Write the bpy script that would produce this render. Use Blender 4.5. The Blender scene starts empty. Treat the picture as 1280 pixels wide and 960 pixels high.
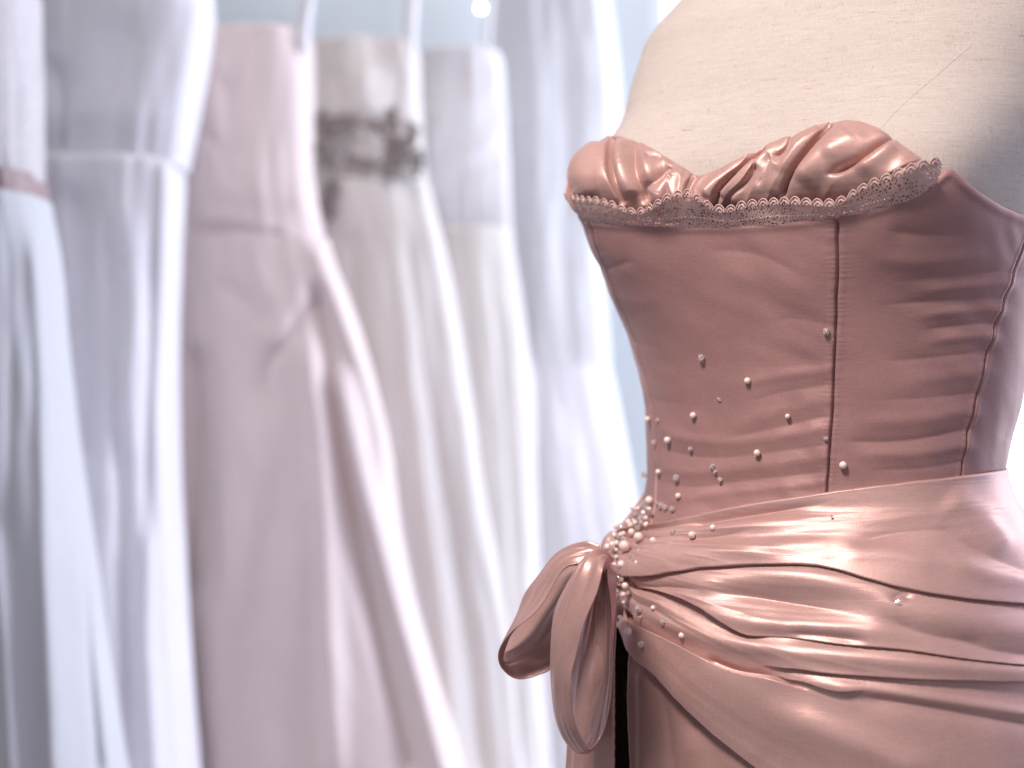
import bpy, bmesh, math, random
import numpy as np
from mathutils import Vector

random.seed(7)
rng = np.random.default_rng(7)
SC = bpy.context.scene
COL = SC.collection
R = math.radians

# ------------------------------------------------------------------ camera, light, exposure
HC = 1.15                       # lens height
K = 0.72 / 1280                 # metres per photo pixel at one metre (50 mm lens, 36 mm sensor)
cam_d = bpy.data.cameras.new('camera')
cam = bpy.data.objects.new('camera', cam_d)
COL.objects.link(cam)
cam.location = (0, 0, HC)
cam.rotation_euler = (R(90), 0, 0)
cam_d.lens = 50
cam_d.sensor_width = 36
cam_d.clip_start = 0.02
cam_d.clip_end = 60
cam_d.dof.use_dof = True
cam_d.dof.focus_distance = 0.955
cam_d.dof.aperture_fstop = 2.9
SC.camera = cam

world = bpy.data.worlds.new('World')
SC.world = world
world.use_nodes = True
bg = world.node_tree.nodes['Background']
bg.inputs[0].default_value = (0.82, 0.85, 1.0, 1)
bg.inputs[1].default_value = 0.27


def area(name, loc, target, sx, sy, power, color):
    l = bpy.data.lights.new(name, 'AREA')
    l.shape = 'RECTANGLE'
    l.size, l.size_y = sx, sy
    l.energy = power
    l.color = color
    o = bpy.data.objects.new(name, l)
    COL.objects.link(o)
    o.location = loc
    o.rotation_euler = (Vector(target) - Vector(loc)).to_track_quat('-Z', 'Y').to_euler()
    return o


lamp_d = bpy.data.lights.new('shop_spotlight', 'SPOT')
lamp_d.energy = 185
lamp_d.color = (1.0, 0.90, 0.845)
lamp_d.shadow_soft_size = 0.22
lamp_d.spot_size = R(40)
lamp_d.spot_blend = 0.6
lamp = bpy.data.objects.new('shop_spotlight', lamp_d)
COL.objects.link(lamp)
lamp.location = (-0.56, 0.10, 2.55)
lamp.rotation_euler = (Vector((0.22, 0.98, 1.15)) - lamp.location).to_track_quat('-Z', 'Y').to_euler()
win_l = area('window_light', (2.2, 2.40, 1.5), (0.0, 2.35, 1.1), 1.2, 2.0, 42, (0.82, 0.86, 1.0))
win_l.data.spread = R(118)
area('front_fill_light', (-0.3, -1.6, 1.6), (0.0, 2.0, 1.2), 2.2, 1.6, 7.0, (1.0, 0.90, 0.96))  # added fill from the front, no source seen there

area('cool_side_fill', (1.9, 0.85, 1.45), (0.35, 1.05, 1.1), 0.8, 1.7, 8.5, (0.58, 0.64, 1.0))  # unseen cool lamp added for the lavender on the dress's right side
area('gown_fill_light', (-0.1, 1.35, 2.7), (-0.0, 2.45, 1.1), 1.2, 0.25, 4.0, (1.0, 0.92, 0.90)).data.spread = R(100)  # unseen lamp added to lift the fronts of the gowns
rear = area('rear_fill_light', (-0.2, 2.75, 2.6), (-0.2, 3.3, 1.2), 1.6, 0.3, 9, (0.90, 0.95, 1.0))  # unseen lamp added to brighten the veil and wall behind the row
SC.view_settings.view_transform = 'Standard'
SC.view_settings.look = 'None'
SC.view_settings.gamma = 1
SC.view_settings.exposure = 0.0
SC.view_settings.use_curve_mapping = False
SC.cycles.use_denoising = True
SC.cycles.max_bounces = 8
SC.cycles.transparent_max_bounces = 16


# ------------------------------------------------------------------ materials
class N:
    def __init__(self, name):
        self.m = bpy.data.materials.new(name)
        self.m.use_nodes = True
        self.t = self.m.node_tree
        self.b = self.t.nodes['Principled BSDF']
        self.out = self.t.nodes['Material Output']

    def n(self, typ, **kw):
        x = self.t.nodes.new(typ)
        for k, v in kw.items():
            setattr(x, k, v)
        return x

    def l(self, a, b):
        self.t.links.new(a, b)

    def s(self, **kw):
        for k, v in kw.items():
            self.b.inputs[k.replace('_', ' ')].default_value = v

    def coords(self, scale=(1, 1, 1), rot=(0, 0, 0)):
        tc = self.n('ShaderNodeTexCoord')
        mp = self.n('ShaderNodeMapping')
        mp.inputs['Scale'].default_value = scale
        mp.inputs['Rotation'].default_value = rot
        self.l(tc.outputs['Object'], mp.inputs[0])
        return mp.outputs[0]

    def noise(self, vec, scale, detail=3, rough=0.5):
        x = self.n('ShaderNodeTexNoise')
        x.inputs['Scale'].default_value = scale
        x.inputs['Detail'].default_value = detail
        x.inputs['Roughness'].default_value = rough
        self.l(vec, x.inputs['Vector'])
        return x.outputs['Fac']

    def ramp(self, fac, stops):
        x = self.n('ShaderNodeValToRGB')
        e = x.color_ramp.elements
        while len(e) < len(stops):
            e.new(0.5)
        for el, (p, c) in zip(e, stops):
            el.position = p
            el.color = (*c, 1) if len(c) == 3 else c
        self.l(fac, x.inputs[0])
        return x.outputs[0]

    def bump(self, h, dist, strength=1.0):
        x = self.n('ShaderNodeBump')
        x.inputs['Distance'].default_value = dist
        x.inputs['Strength'].default_value = strength
        self.l(h, x.inputs['Height'])
        self.l(x.outputs[0], self.b.inputs['Normal'])


def satin(name, col, rough=0.5, metal=0.2, weave=0.00025, var=0.06, grain=0.17):
    m = N(name)
    a = m.noise(m.coords(), 22, 4)
    lo = tuple(c * (1 - var) for c in col)
    hi = tuple(min(1, c * (1 + var)) for c in col)
    base = m.ramp(a, [(0.3, lo), (0.7, hi)])
    # the woven threads: fine lines across with slight slubs
    th = m.noise(m.coords((140, 140, 1100)), 1.0, 2, 0.7)
    tv = m.noise(m.coords((900, 900, 160)), 1.0, 2, 0.7)
    sm = m.n('ShaderNodeMath', operation='ADD')
    m.l(th, sm.inputs[0])
    m.l(tv, sm.inputs[1])
    half = m.n('ShaderNodeMath', operation='MULTIPLY')
    m.l(sm.outputs[0], half.inputs[0])
    half.inputs[1].default_value = 0.5
    g = m.ramp(half.outputs[0], [(0.3, (1 - grain,) * 3), (0.7, (1, 1, 1))])
    mx = m.n('ShaderNodeMix', data_type='RGBA', blend_type='MULTIPLY')
    mx.inputs['Factor'].default_value = 1.0
    m.l(base, mx.inputs['A'])
    m.l(g, mx.inputs['B'])
    m.l(mx.outputs['Result'], m.b.inputs['Base Color'])
    m.s(Roughness=rough, Metallic=metal, Sheen_Weight=0.18, Sheen_Roughness=0.35, Anisotropic=0.35)
    m.b.inputs['Specular IOR Level'].default_value = 0.45
    m.b.inputs['Specular Tint'].default_value = (1, 0.86, 0.82, 1)
    m.b.inputs['Sheen Tint'].default_value = (1, 0.88, 0.88, 1)
    m.bump(half.outputs[0], weave, 0.7)
    return m.m


M_BODICE = satin('bodice_satin', (0.38, 0.206, 0.194), 0.55, 0.14, 0.0003)
M_SATIN = satin('drape_satin', (0.56, 0.342, 0.310), 0.43, 0.32, 0.00022)
M_CUP = satin('cup_satin', (0.55, 0.33, 0.292), 0.45, 0.28, 0.00018)
M_SKIRT = satin('skirt_satin', (0.40, 0.235, 0.21), 0.52, 0.2)
M_BOW = satin('bow_satin', (0.57, 0.34, 0.305), 0.35, 0.42, 0.00018)
M_THREAD = satin('thread', (0.16, 0.075, 0.075), 0.7, 0.0)


def lace_mat():
    m = N('lace_thread')
    m.s(Base_Color=(0.66, 0.45, 0.41, 1), Roughness=0.65)
    return m.m


def lace_net_mat():
    m = N('lace_net')
    m.s(Base_Color=(0.60, 0.40, 0.365, 1), Roughness=0.7)
    v = m.coords()
    vo = m.n('ShaderNodeTexVoronoi', feature='DISTANCE_TO_EDGE')
    vo.inputs['Scale'].default_value = 480
    m.l(v, vo.inputs['Vector'])
    nz = m.noise(v, 160, 2)
    add = m.n('ShaderNodeMath', operation='MULTIPLY_ADD')
    m.l(nz, add.inputs[0])
    add.inputs[1].default_value = -0.50
    add.inputs[2].default_value = 0.47
    lt = m.n('ShaderNodeMath', operation='LESS_THAN')
    m.l(vo.outputs['Distance'], lt.inputs[0])
    m.l(add.outputs[0], lt.inputs[1])
    m.l(lt.outputs[0], m.b.inputs['Alpha'])
    return m.m


M_LACE, M_NET = lace_mat(), lace_net_mat()


def linen():
    m = N('linen')
    va = m.coords((60, 60, 900))
    vb = m.coords((900, 900, 60))
    a = m.noise(va, 1, 3, 0.7)
    b = m.noise(vb, 1, 3, 0.7)
    mul = m.n('ShaderNodeMath', operation='ADD')
    m.l(a, mul.inputs[0])
    m.l(b, mul.inputs[1])
    half = m.n('ShaderNodeMath', operation='MULTIPLY')
    m.l(mul.outputs[0], half.inputs[0])
    half.inputs[1].default_value = 0.5
    base = m.ramp(half.outputs[0], [(0.30, (0.32, 0.26, 0.225)), (0.43, (0.47, 0.40, 0.36)), (0.55, (0.51, 0.435, 0.395)), (0.72, (0.58, 0.51, 0.465))])
    # coarse slubs: short dark flecks along both thread directions
    s1 = m.noise(m.coords((45, 45, 330)), 1, 2, 0.6)
    s2 = m.noise(m.coords((330, 330, 50)), 1, 2, 0.6)
    f1 = m.ramp(s1, [(0.70, (0, 0, 0)), (0.80, (1, 1, 1))])
    f2 = m.ramp(s2, [(0.71, (0, 0, 0)), (0.82, (1, 1, 1))])
    mx0 = m.n('ShaderNodeMath', operation='MAXIMUM')
    m.l(f1, mx0.inputs[0])
    m.l(f2, mx0.inputs[1])
    mx = m.n('ShaderNodeMix', data_type='RGBA')
    m.l(mx0.outputs[0], mx.inputs['Factor'])
    m.l(base, mx.inputs['A'])
    mx.inputs['B'].default_value = (0.29, 0.215, 0.175, 1)
    m.l(mx.outputs['Result'], m.b.inputs['Base Color'])
    m.s(Roughness=0.85, Sheen_Weight=0.1)
    m.bump(half.outputs[0], 0.0006, 0.7)
    return m.m


M_LINEN = linen()


def pearl():
    m = N('pearl')
    oi = m.n('ShaderNodeObjectInfo')
    m.l(m.ramp(oi.outputs['Random'], [(0, (0.82, 0.61, 0.55)), (1, (0.90, 0.76, 0.71))]), m.b.inputs['Base Color'])
    m.s(Roughness=0.22, Coat_Weight=0.6, Coat_Roughness=0.06)
    return m.m


def crystal():
    m = N('crystal')
    m.s(Base_Color=(0.98, 0.87, 0.85, 1), Roughness=0.05, IOR=1.6, Transmission_Weight=0.7)
    return m.m


M_PEARL, M_CRYSTAL = pearl(), crystal()


def gown_mat(name, col, rough=0.75, spec=0.3, mottled=0.06, trans=0.0, fine=60):
    m = N(name)
    a = m.noise(m.coords((1, 1, 0.35)), 9, 4)
    b = m.noise(m.coords(), fine, 3)
    ad = m.n('ShaderNodeMath', operation='MULTIPLY_ADD')
    m.l(b, ad.inputs[0])
    ad.inputs[1].default_value = 0.35
    m.l(a, ad.inputs[2])
    lo = tuple(c * (1 - mottled) for c in col)
    hi = tuple(min(0.95, c * (1 + mottled)) for c in col)
    m.l(m.ramp(ad.outputs[0], [(0.45, lo), (0.9, hi)]), m.b.inputs['Base Color'])
    m.s(Roughness=rough, Sheen_Weight=0.25)
    m.b.inputs['Specular IOR Level'].default_value = spec
    m.bump(m.noise(m.coords(), 220, 2), 0.0008, 0.4)
    if trans:
        tr = m.n('ShaderNodeBsdfTranslucent')
        tr.inputs[0].default_value = (*hi, 1)
        mix = m.n('ShaderNodeMixShader')
        mix.inputs[0].default_value = trans
        m.l(m.b.outputs[0], mix.inputs[1])
        m.l(tr.outputs[0], mix.inputs[2])
        m.l(mix.outputs[0], m.out.inputs['Surface'])
    return m.m


M_WHITE = gown_mat('white_satin', (0.76, 0.75, 0.79), 0.68, 0.3)
M_TULLE = gown_mat('tulle', (0.74, 0.75, 0.79), 0.85, 0.2, 0.05, 0.15)
M_IVORY = gown_mat('ivory_chiffon', (0.78, 0.745, 0.72), 0.8, 0.2, 0.05, 0.15)
M_BLUSH = gown_mat('blush_satin', (0.76, 0.65, 0.635), 0.66, 0.3, 0.05)
M_LACEWHITE = gown_mat('beaded_lace', (0.68, 0.66, 0.68), 0.7, 0.4, 0.22, 0, 120)
M_SHEER = gown_mat('sheer_white', (0.80, 0.81, 0.84), 0.8, 0.2, 0.10, 0.2, 40)
M_GREYLACE = gown_mat('grey_lace', (0.33, 0.285, 0.275), 0.8, 0.3, 0.25)
M_MAUVE = gown_mat('mauve_ribbon', (0.36, 0.25, 0.26), 0.45, 0.5)
M_VEIL = gown_mat('veil', (0.84, 0.86, 0.88), 0.85, 0.2, 0.05, 0.5)
M_STRAP = gown_mat('strap', (0.80, 0.80, 0.84), 0.6, 0.3)
M_WALL = gown_mat('painted_wall', (0.62, 0.66, 0.69), 0.9, 0.2, 0.03)
M_FLOOR = gown_mat('pale_floor', (0.55, 0.52, 0.50), 0.5, 0.4, 0.08)
mm = N('steel')
mm.s(Base_Color=(0.7, 0.7, 0.72, 1), Metallic=1.0, Roughness=0.3)
mm.bump(mm.noise(mm.coords(), 90, 2), 0.0002, 0.3)
M_STEEL = mm.m
mm = N('white_knob')
mm.s(Base_Color=(0.9, 0.9, 0.88, 1), Roughness=0.25)
mm.bump(mm.noise(mm.coords(), 60, 2), 0.0002, 0.3)
M_KNOB = mm.m
mm = N('window_daylight')
mm.s(Base_Color=(0.8, 0.8, 0.8, 1))
mm.b.inputs['Emission Color'].default_value = (0.88, 0.92, 1.0, 1)
mm.b.inputs['Emission Strength'].default_value = 1.2
M_PANE = mm.m


# ------------------------------------------------------------------ object helpers
def tag(o, label=None, cat=None, group=None, kind=None):
    for k, v in (('label', label), ('category', cat), ('group', group), ('kind', kind)):
        if v:
            o[k] = v
    return o


def empty(name, loc=(0, 0, 0)):
    o = bpy.data.objects.new(name, None)
    COL.objects.link(o)
    o.location = loc
    o.empty_display_size = 0.05
    return o


def mesh_obj(name, verts, faces, mat, parent=None, smooth=True):
    me = bpy.data.meshes.new(name)
    verts = np.asarray(verts, dtype=np.float64)
    if parent is not None:
        p = parent
        off = np.zeros(3)
        while p is not None:
            off += np.array(p.location)
            p = p.parent
        verts = verts - off
    me.from_pydata(verts.tolist(), [], faces if isinstance(faces, list) else faces.tolist())
    if smooth:
        me.polygons.foreach_set('use_smooth', np.ones(len(me.polygons), dtype=bool))
    me.materials.append(mat)
    me.update()
    o = bpy.data.objects.new(name, me)
    COL.objects.link(o)
    if parent is not None:
        o.parent = parent
    return o


def grid_faces(nu, nv, wrap=False, flip=False):
    i = np.arange(nu if wrap else nu - 1)
    j = np.arange(nv - 1)
    I, J = np.meshgrid(i, j, indexing='ij')
    I2 = (I + 1) % nu
    f = np.stack([I * nv + J, I2 * nv + J, I2 * nv + J + 1, I * nv + J + 1], -1).reshape(-1, 4)
    return f[:, ::-1] if flip else f


def grid_obj(name, P, mat, parent=None, wrap=False, flip=False):
    nu, nv = P.shape[:2]
    return mesh_obj(name, P.reshape(-1, 3), grid_faces(nu, nv, wrap, flip), mat, parent)


def box_vf(x0, y0, z0, x1, y1, z1):
    v = [(x0, y0, z0), (x1, y0, z0), (x1, y1, z0), (x0, y1, z0), (x0, y0, z1), (x1, y0, z1), (x1, y1, z1), (x0, y1, z1)]
    f = [(0, 3, 2, 1), (4, 5, 6, 7), (0, 1, 5, 4), (1, 2, 6, 5), (2, 3, 7, 6), (3, 0, 4, 7)]
    return v, f


def tube_vf(paths, rad, sides=6):
    V, F = [], []
    for path in paths:
        path = np.asarray(path)
        n = len(path)
        t = np.gradient(path, axis=0)
        t /= np.linalg.norm(t, axis=1, keepdims=True) + 1e-12
        up = np.array([0, 0, 1.0]) if abs(t[0, 2]) < 0.9 else np.array([0, 1.0, 0])
        a = np.cross(t, up)
        a /= np.linalg.norm(a, axis=1, keepdims=True) + 1e-12
        b = np.cross(t, a)
        r = np.broadcast_to(np.asarray(rad, dtype=float), (n,))
        ang = np.linspace(0, 2 * math.pi, sides, endpoint=False)
        ring = path[:, None] + r[:, None, None] * (a[:, None] * np.cos(ang)[None, :, None] + b[:, None] * np.sin(ang)[None, :, None])
        base = len(V)
        V += ring.reshape(-1, 3).tolist()
        for i in range(n - 1):
            for j in range(sides):
                j2 = (j + 1) % sides
                F.append((base + i * sides + j, base + i * sides + j2, base + (i + 1) * sides + j2, base + (i + 1) * sides + j))
        F.append(tuple(base + j for j in range(sides))[::-1])
        F.append(tuple(base + (n - 1) * sides + j for j in range(sides)))
    return V, F


def smoothstep(a, b, x):
    t = np.clip((x - a) / (b - a), 0, 1)
    return t * t * (3 - 2 * t)


def resample(P, n):
    """Catmull-Rom through the points, n samples."""
    P = np.asarray(P, dtype=float)
    if len(P) == 2:
        return P[0] + (P[1] - P[0]) * np.linspace(0, 1, n)[:, None]
    Q = np.vstack([2 * P[0] - P[1], P, 2 * P[-1] - P[-2]])
    d = np.r_[0, np.cumsum(np.linalg.norm(np.diff(P, axis=0), axis=1))]
    u = np.interp(np.linspace(0, d[-1], n), d, np.arange(len(P)))
    i = np.minimum(u.astype(int), len(P) - 2)
    t = (u - i)[:, None]
    a, b, c, e = Q[i], Q[i + 1], Q[i + 2], Q[i + 3]
    return 0.5 * (2 * b + (c - a) * t + (2 * a - 5 * b + 4 * c - e) * t ** 2 + (3 * b - a - 3 * c + e) * t ** 3)


def pix(px, py, d):
    px, py, d = np.broadcast_arrays(np.asarray(px, float), np.asarray(py, float), np.asarray(d, float))
    return np.stack([(px - 640) * K * d, d, HC - (py - 480) * K * d], -1)


def proj(P):
    d = np.maximum(P[..., 1], 0.05)
    return 640 + P[..., 0] / (K * d), 480 + (HC - P[..., 2]) / (K * d)


# smooth 2-D value noise, used for small cloth irregularities
_NG = rng.random((64, 64))


def vnoise(x, y):
    xi, yi = np.floor(x).astype(int), np.floor(y).astype(int)
    fx, fy = x - xi, y - yi
    fx, fy = fx * fx * (3 - 2 * fx), fy * fy * (3 - 2 * fy)
    g = lambda a, b: _NG[a % 64, b % 64]
    return (g(xi, yi) * (1 - fx) + g(xi + 1, yi) * fx) * (1 - fy) + (g(xi, yi + 1) * (1 - fx) + g(xi + 1, yi + 1) * fx) * fy - 0.5


def field(px, py, folds, lat=None):
    """Height of a set of folds (metres). Each fold: (kind, points, depth mm, width, taper0, taper1)."""
    h = np.zeros(px.shape)
    for fd in folds:
        kind, pts, dep, wid = fd[:4]
        ta, tb = (fd[4], fd[5]) if len(fd) > 5 else (0.25, 0.25)
        C = resample(pts, 24)
        mgn = wid * 3.5
        sel = (px > C[:, 0].min() - mgn) & (px < C[:, 0].max() + mgn) & (py > C[:, 1].min() - mgn) & (py < C[:, 1].max() + mgn)
        if not sel.any():
            continue
        x, y = px[sel], py[sel]
        best = np.full(x.shape, 1e9)
        sgn = np.zeros(x.shape)
        tt = np.zeros(x.shape)
        nxs, nys = np.zeros(x.shape), np.zeros(x.shape)
        for i in range(len(C) - 1):
            a, b = C[i], C[i + 1]
            d = b - a
            L2 = d @ d + 1e-9
            u = np.clip(((x - a[0]) * d[0] + (y - a[1]) * d[1]) / L2, 0, 1)
            qx, qy = x - a[0] - u * d[0], y - a[1] - u * d[1]
            dist = np.hypot(qx, qy)
            m = dist < best
            best = np.where(m, dist, best)
            sgn = np.where(m, np.sign(d[0] * qy - d[1] * qx), sgn)
            tt = np.where(m, (i + u) / (len(C) - 1), tt)
            L_ = math.sqrt(L2)
            nxs, nys = np.where(m, -d[1] / L_, nxs), np.where(m, d[0] / L_, nys)
        s = best * np.where(sgn == 0, 1, sgn)
        tap = 1.0
        if ta > 0:
            tap = tap * smoothstep(0, ta, tt)
        if tb > 0:
            tap = tap * smoothstep(0, tb, 1 - tt)
        # beyond the ends the fold dies out too
        if kind == 'g':
            v = -np.exp(-np.sqrt((s / wid) ** 2 + 0.02) * 1.25 + 0.177)
        elif kind == 'r':
            v = np.exp(-(s / wid) ** 2)
        elif kind in 'ab':      # pleat: an overlapping layer raised above (a) or below (b) the line
            q = -s if kind == 'a' else s
            v = smoothstep(-1.2, 1.4, q) * np.exp(-(np.maximum(q - 1.4, 0) / wid) * 1.1) - 0.35 * np.exp(-np.maximum(-q - 1, 0) / 6) * (q < 0)
        if lat is not None and kind in 'ab':      # the upper layer hangs a little over the lower one
            sg = -1 if kind == 'a' else 1
            am = 1.05 * abs(dep) * tap * smoothstep(-1.5, 1.2, q) * np.exp(-np.maximum(q - 1, 0) / 9)
            lat[0][sel] -= sg * nxs * am
            lat[1][sel] -= sg * nys * am
        h[sel] += dep * 0.001 * tap * v * (0.58 if kind in 'ab' else 1.0)
    return h


# ------------------------------------------------------------------ the body under the dress
PSI = R(35)
FR = np.array([-math.sin(PSI), -math.cos(PSI), 0])
RT = np.array([math.cos(PSI), -math.sin(PSI), 0])
ZG = np.linspace(0.02, 1.66, 420)
SIL = np.array([   # photo row, left and right outline of form and dress
    (-430, 1085, 1195), (-330, 1078, 1205), (-230, 1066, 1222), (-160, 1040, 1256), (-110, 990, 1300), (-60, 915, 1335), (0, 842, 1352), (50, 800, 1356), (100, 783, 1350), (150, 770, 1342),
    (180, 752, 1334), (215, 727, 1326), (240, 722, 1320), (268, 724, 1314), (300, 734, 1309), (350, 755, 1302), (410, 780, 1294), (460, 797, 1286), (510, 806, 1276), (560, 808, 1262),
    (595, 809, 1255), (625, 803, 1262), (660, 784, 1280), (690, 765, 1294), (730, 754, 1312), (780, 746, 1330), (850, 738, 1350), (960, 728, 1376), (1200, 690, 1440), (1600, 620, 1530), (2500, 500, 1680)], float)
BR = np.array([(-300, 0.9), (-150, 0.72), (-60, 0.60), (50, 0.58), (150, 0.62), (240, 0.68), (420, 0.72), (590, 0.76), (800, 0.84), (1200, 0.9), (2500, 0.95)], float)


def smooth1(a, n):
    k = np.hanning(2 * n + 3)[1:-1]
    k /= k.sum()
    return np.convolve(np.pad(a, n, mode='edge'), k, mode='valid')


d0 = 1.05
pyg = 480 + (HC - ZG) / (K * d0)
Lg, Rg, Bg = (smooth1(np.interp(pyg, SIL[:, 0], SIL[:, 1]), 4), smooth1(np.interp(pyg, SIL[:, 0], SIL[:, 2]), 6), smooth1(np.interp(pyg, BR[:, 0], BR[:, 1]), 8))
CYg = 1.07 + smooth1(np.interp(pyg, [-300, -100, 100, 300, 2500], [0.05, 0.035, 0.01, 0, 0]), 10)
CXg = (Lg + Rg) / 2 * 1.0
CXg = (CXg - 640) * K * d0
Ag = (Rg - Lg) / 2 * K * d0 / np.sqrt(math.cos(PSI) ** 2 + (Bg * math.sin(PSI)) ** 2)
BUST = [(-0.60, 0.034), (0.60, 0.034)]
ZB = HC - (232 - 480) * K * 0.95


def surf(th, z):
    A = np.interp(z, ZG, Ag)
    B = A * np.interp(z, ZG, Bg)
    cx, cy = np.interp(z, ZG, CXg), np.interp(z, ZG, CYg)
    c, s = np.cos(th), np.sin(th)
    r = np.ones_like(c)
    for tb, amp in BUST:
        dt = (th - tb + math.pi) % (2 * math.pi) - math.pi
        dz = z - ZB
        fz = np.where(dz > 0, np.exp(-(dz / 0.062) ** 2), np.exp(-(dz / 0.055) ** 2))
        r = r + amp / A * np.exp(-(dt / 0.36) ** 2) * fz
    # slightly squared section
    n = (np.abs(c) ** 2.25 + np.abs(s) ** 2.25) ** (-1 / 2.25)
    r = r * n
    P = np.zeros(np.broadcast(th, z).shape + (3,))
    P[..., 0] = cx + (FR[0] * B * c + RT[0] * A * s) * r
    P[..., 1] = cy + (FR[1] * B * c + RT[1] * A * s) * r
    P[..., 2] = z
    return P


def normal(th, z):
    e = 1e-3
    a = surf(th + e, z) - surf(th - e, z)
    b = surf(th, z + e) - surf(th, z - e)
    n = np.cross(a, b)
    return n / (np.linalg.norm(n, axis=-1, keepdims=True) + 1e-12)


TH = np.linspace(-math.pi, math.pi, 361)
for it in range(12):
    T2, Z2 = np.meshgrid(TH, ZG, indexing='ij')
    P = surf(T2, Z2) + normal(T2, Z2) * 0.004
    px, py = proj(P)
    i0, i1 = px.argmin(0), px.argmax(0)
    jj = np.arange(len(ZG))
    tl = np.interp(py[i0, jj], SIL[:, 0], SIL[:, 1])
    tr = np.interp(py[i1, jj], SIL[:, 0], SIL[:, 2])
    mn, mx = px[i0, jj], px[i1, jj]
    CXg += smooth1(((tl - mn) + (tr - mx)) / 2, 3) * K * 1.05 * 0.8
    Ag *= 1 + smooth1(((tr - tl) - (mx - mn)) / (mx - mn), 3) * 0.8

TF = np.linspace(-math.pi, math.pi, 1441)


def cast(x, y, off=0.004):
    """(theta, z) of the point of the form seen at a photo pixel."""
    d = 0.97
    for _ in range(6):
        z = HC - (y - 480) * K * d
        zz = np.full_like(TF, z)
        P = surf(TF, zz) + normal(TF, zz) * off
        qx, _ = proj(P)
        nn = normal(TF, zz)
        facing = (nn * P * np.array([1, 1, 0])).sum(-1) < 0.004
        cost = np.abs(qx - x) + np.where(facing, 0, 1e4)
        i = int(cost.argmin())
        d = P[i, 1]
    return TF[i], z


def cast_line(pts, n=None, off=0.004):
    pts = resample(pts, n) if n else np.asarray(pts, float)
    return np.array([cast(x, y, off) for x, y in pts])


def at_surface(x, y, off):
    t, z = cast(x, y, off)
    t, z = np.array([t]), np.array([z])
    n = normal(t, z)[0]
    return surf(t, z)[0] + n * off, n


# ------------------------------------------------------------------ setting
def flat(name, v, f, mat, **kw):
    o = mesh_obj(name, v, f, mat, smooth=False)
    tag(o, **kw)
    return o


flat('floor', [(-4, -2.5, 0), (4, -2.5, 0), (4, 3.5, 0), (-4, 3.5, 0)], [(0, 1, 2, 3)], M_FLOOR, kind='structure')
WX0, WX1, WZ0, WZ1 = 0.34, 2.5, 0.35, 2.45
V, F = [], []
for b in ((-4, 3.42, 0, WX0, 3.54, 2.9), (WX1, 3.42, 0, 4, 3.54, 2.9), (WX0, 3.42, WZ1, WX1, 3.54, 2.9), (WX0, 3.42, 0, WX1, 3.54, WZ0)):
    v, f = box_vf(*b)
    F += [tuple(i + len(V) for i in q) for q in f]
    V += v
flat('back_wall', V, F, M_WALL, kind='structure')
win = empty('window', (WX0, 3.47, WZ0))
tag(win, 'bright white window behind the right side of the dress form', 'window', kind='structure')
v, f = box_vf(WX0 + .03, 3.485, WZ0 + .03, WX1 - .03, 3.495, WZ1 - .03)
mesh_obj('pane', v, f, M_PANE, win, False)
V, F = [], []
for b in ((WX0, 3.44, WZ0, WX0 + .03, 3.53, WZ1), (WX1 - .03, 3.44, WZ0, WX1, 3.53, WZ1), (WX0 + .03, 3.44, WZ0, WX1 - .03, 3.53, WZ0 + .03), (WX0 + .03, 3.44, WZ1 - .03, WX1 - .03, 3.53, WZ1)):
    v, f = box_vf(*b)
    F += [tuple(i + len(V) for i in q) for q in f]
    V += v
mesh_obj('window_frame', V, F, M_STRAP, win, False)

# ------------------------------------------------------------------ dress form
nth, nz = 220, 260
zz = np.concatenate([np.linspace(0.98, 1.655, nz)])
th = np.linspace(-math.pi, math.pi, nth, endpoint=False)
T2, Z2 = np.meshgrid(th, zz, indexing='ij')
P = surf(T2, Z2) - normal(T2, Z2) * 0.001
top = P[:, -1:].mean(0, keepdims=True)
cap = P[:, -1:] * 0.5 + top * 0.5 + np.array([0, 0, 0.006])
cap2 = np.repeat(top + np.array([0, 0, 0.008]), nth, 0)
P = np.concatenate([P, cap, cap2], 1)
form = empty('dress_form', (float(CXg[100]), 1.07, 0.0))
tag(form, 'beige linen covered dress form wearing the pink strapless dress', 'dress form')
grid_obj('torso', P, M_LINEN, form, wrap=True)
# faint seam in the linen running from armhole to bust
sl = cast_line([(1215, 55), (1180, 85), (1130, 128), (1095, 165), (1080, 185)], 40, 0)
sp = surf(sl[:, 0], sl[:, 1]) - normal(sl[:, 0], sl[:, 1]) * 0.00125
v, f = tube_vf([sp], 0.0005)
mesh_obj('linen_seam', v, f, M_LINEN, form)
sp0 = [(float(CXg[100]), 1.07, 0.03), (float(CXg[100]), 1.07, 1.0)]
v, f = tube_vf([sp0], 0.02, 12)
mesh_obj('stand_pole', v, f, M_STEEL, form)

# ------------------------------------------------------------------ the pink dress
dress = empty('pink_dress', (float(CXg[100]), 1.07, 0.0))
tag(dress, 'dusty pink satin strapless dress with corset bodice, draped hip sash and side bow', 'dress')

# edges as seen in the photo, carried onto the form as functions of the angle
TOP = cast_line([(724, 262), (736, 272), (800, 277), (870, 280), (930, 279), (1000, 273), (1045, 266), (1100, 255), (1150, 237), (1172, 222), (1188, 211), (1202, 222), (1240, 250), (1275, 268)], 70)
o = np.argsort(TOP[:, 0])
TOP = TOP[o]
t_first, t_last = TOP[0, 0], TOP[-1, 0]
zt_l, zt_r = TOP[0, 1], TOP[-1, 1]


def z_top(t):
    return np.where(t < t_first, zt_l + (zt_r - zt_l) * np.minimum((t_first - t) / 1.2, 1),
                    np.where(t > t_last, zt_r - 0.01 * np.minimum(t - t_last, 1), np.interp(t, TOP[:, 0], TOP[:, 1])))


def seam(pts):
    s = cast_line(pts, 24)
    o = np.argsort(s[:, 1])
    return s[o]


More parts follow.
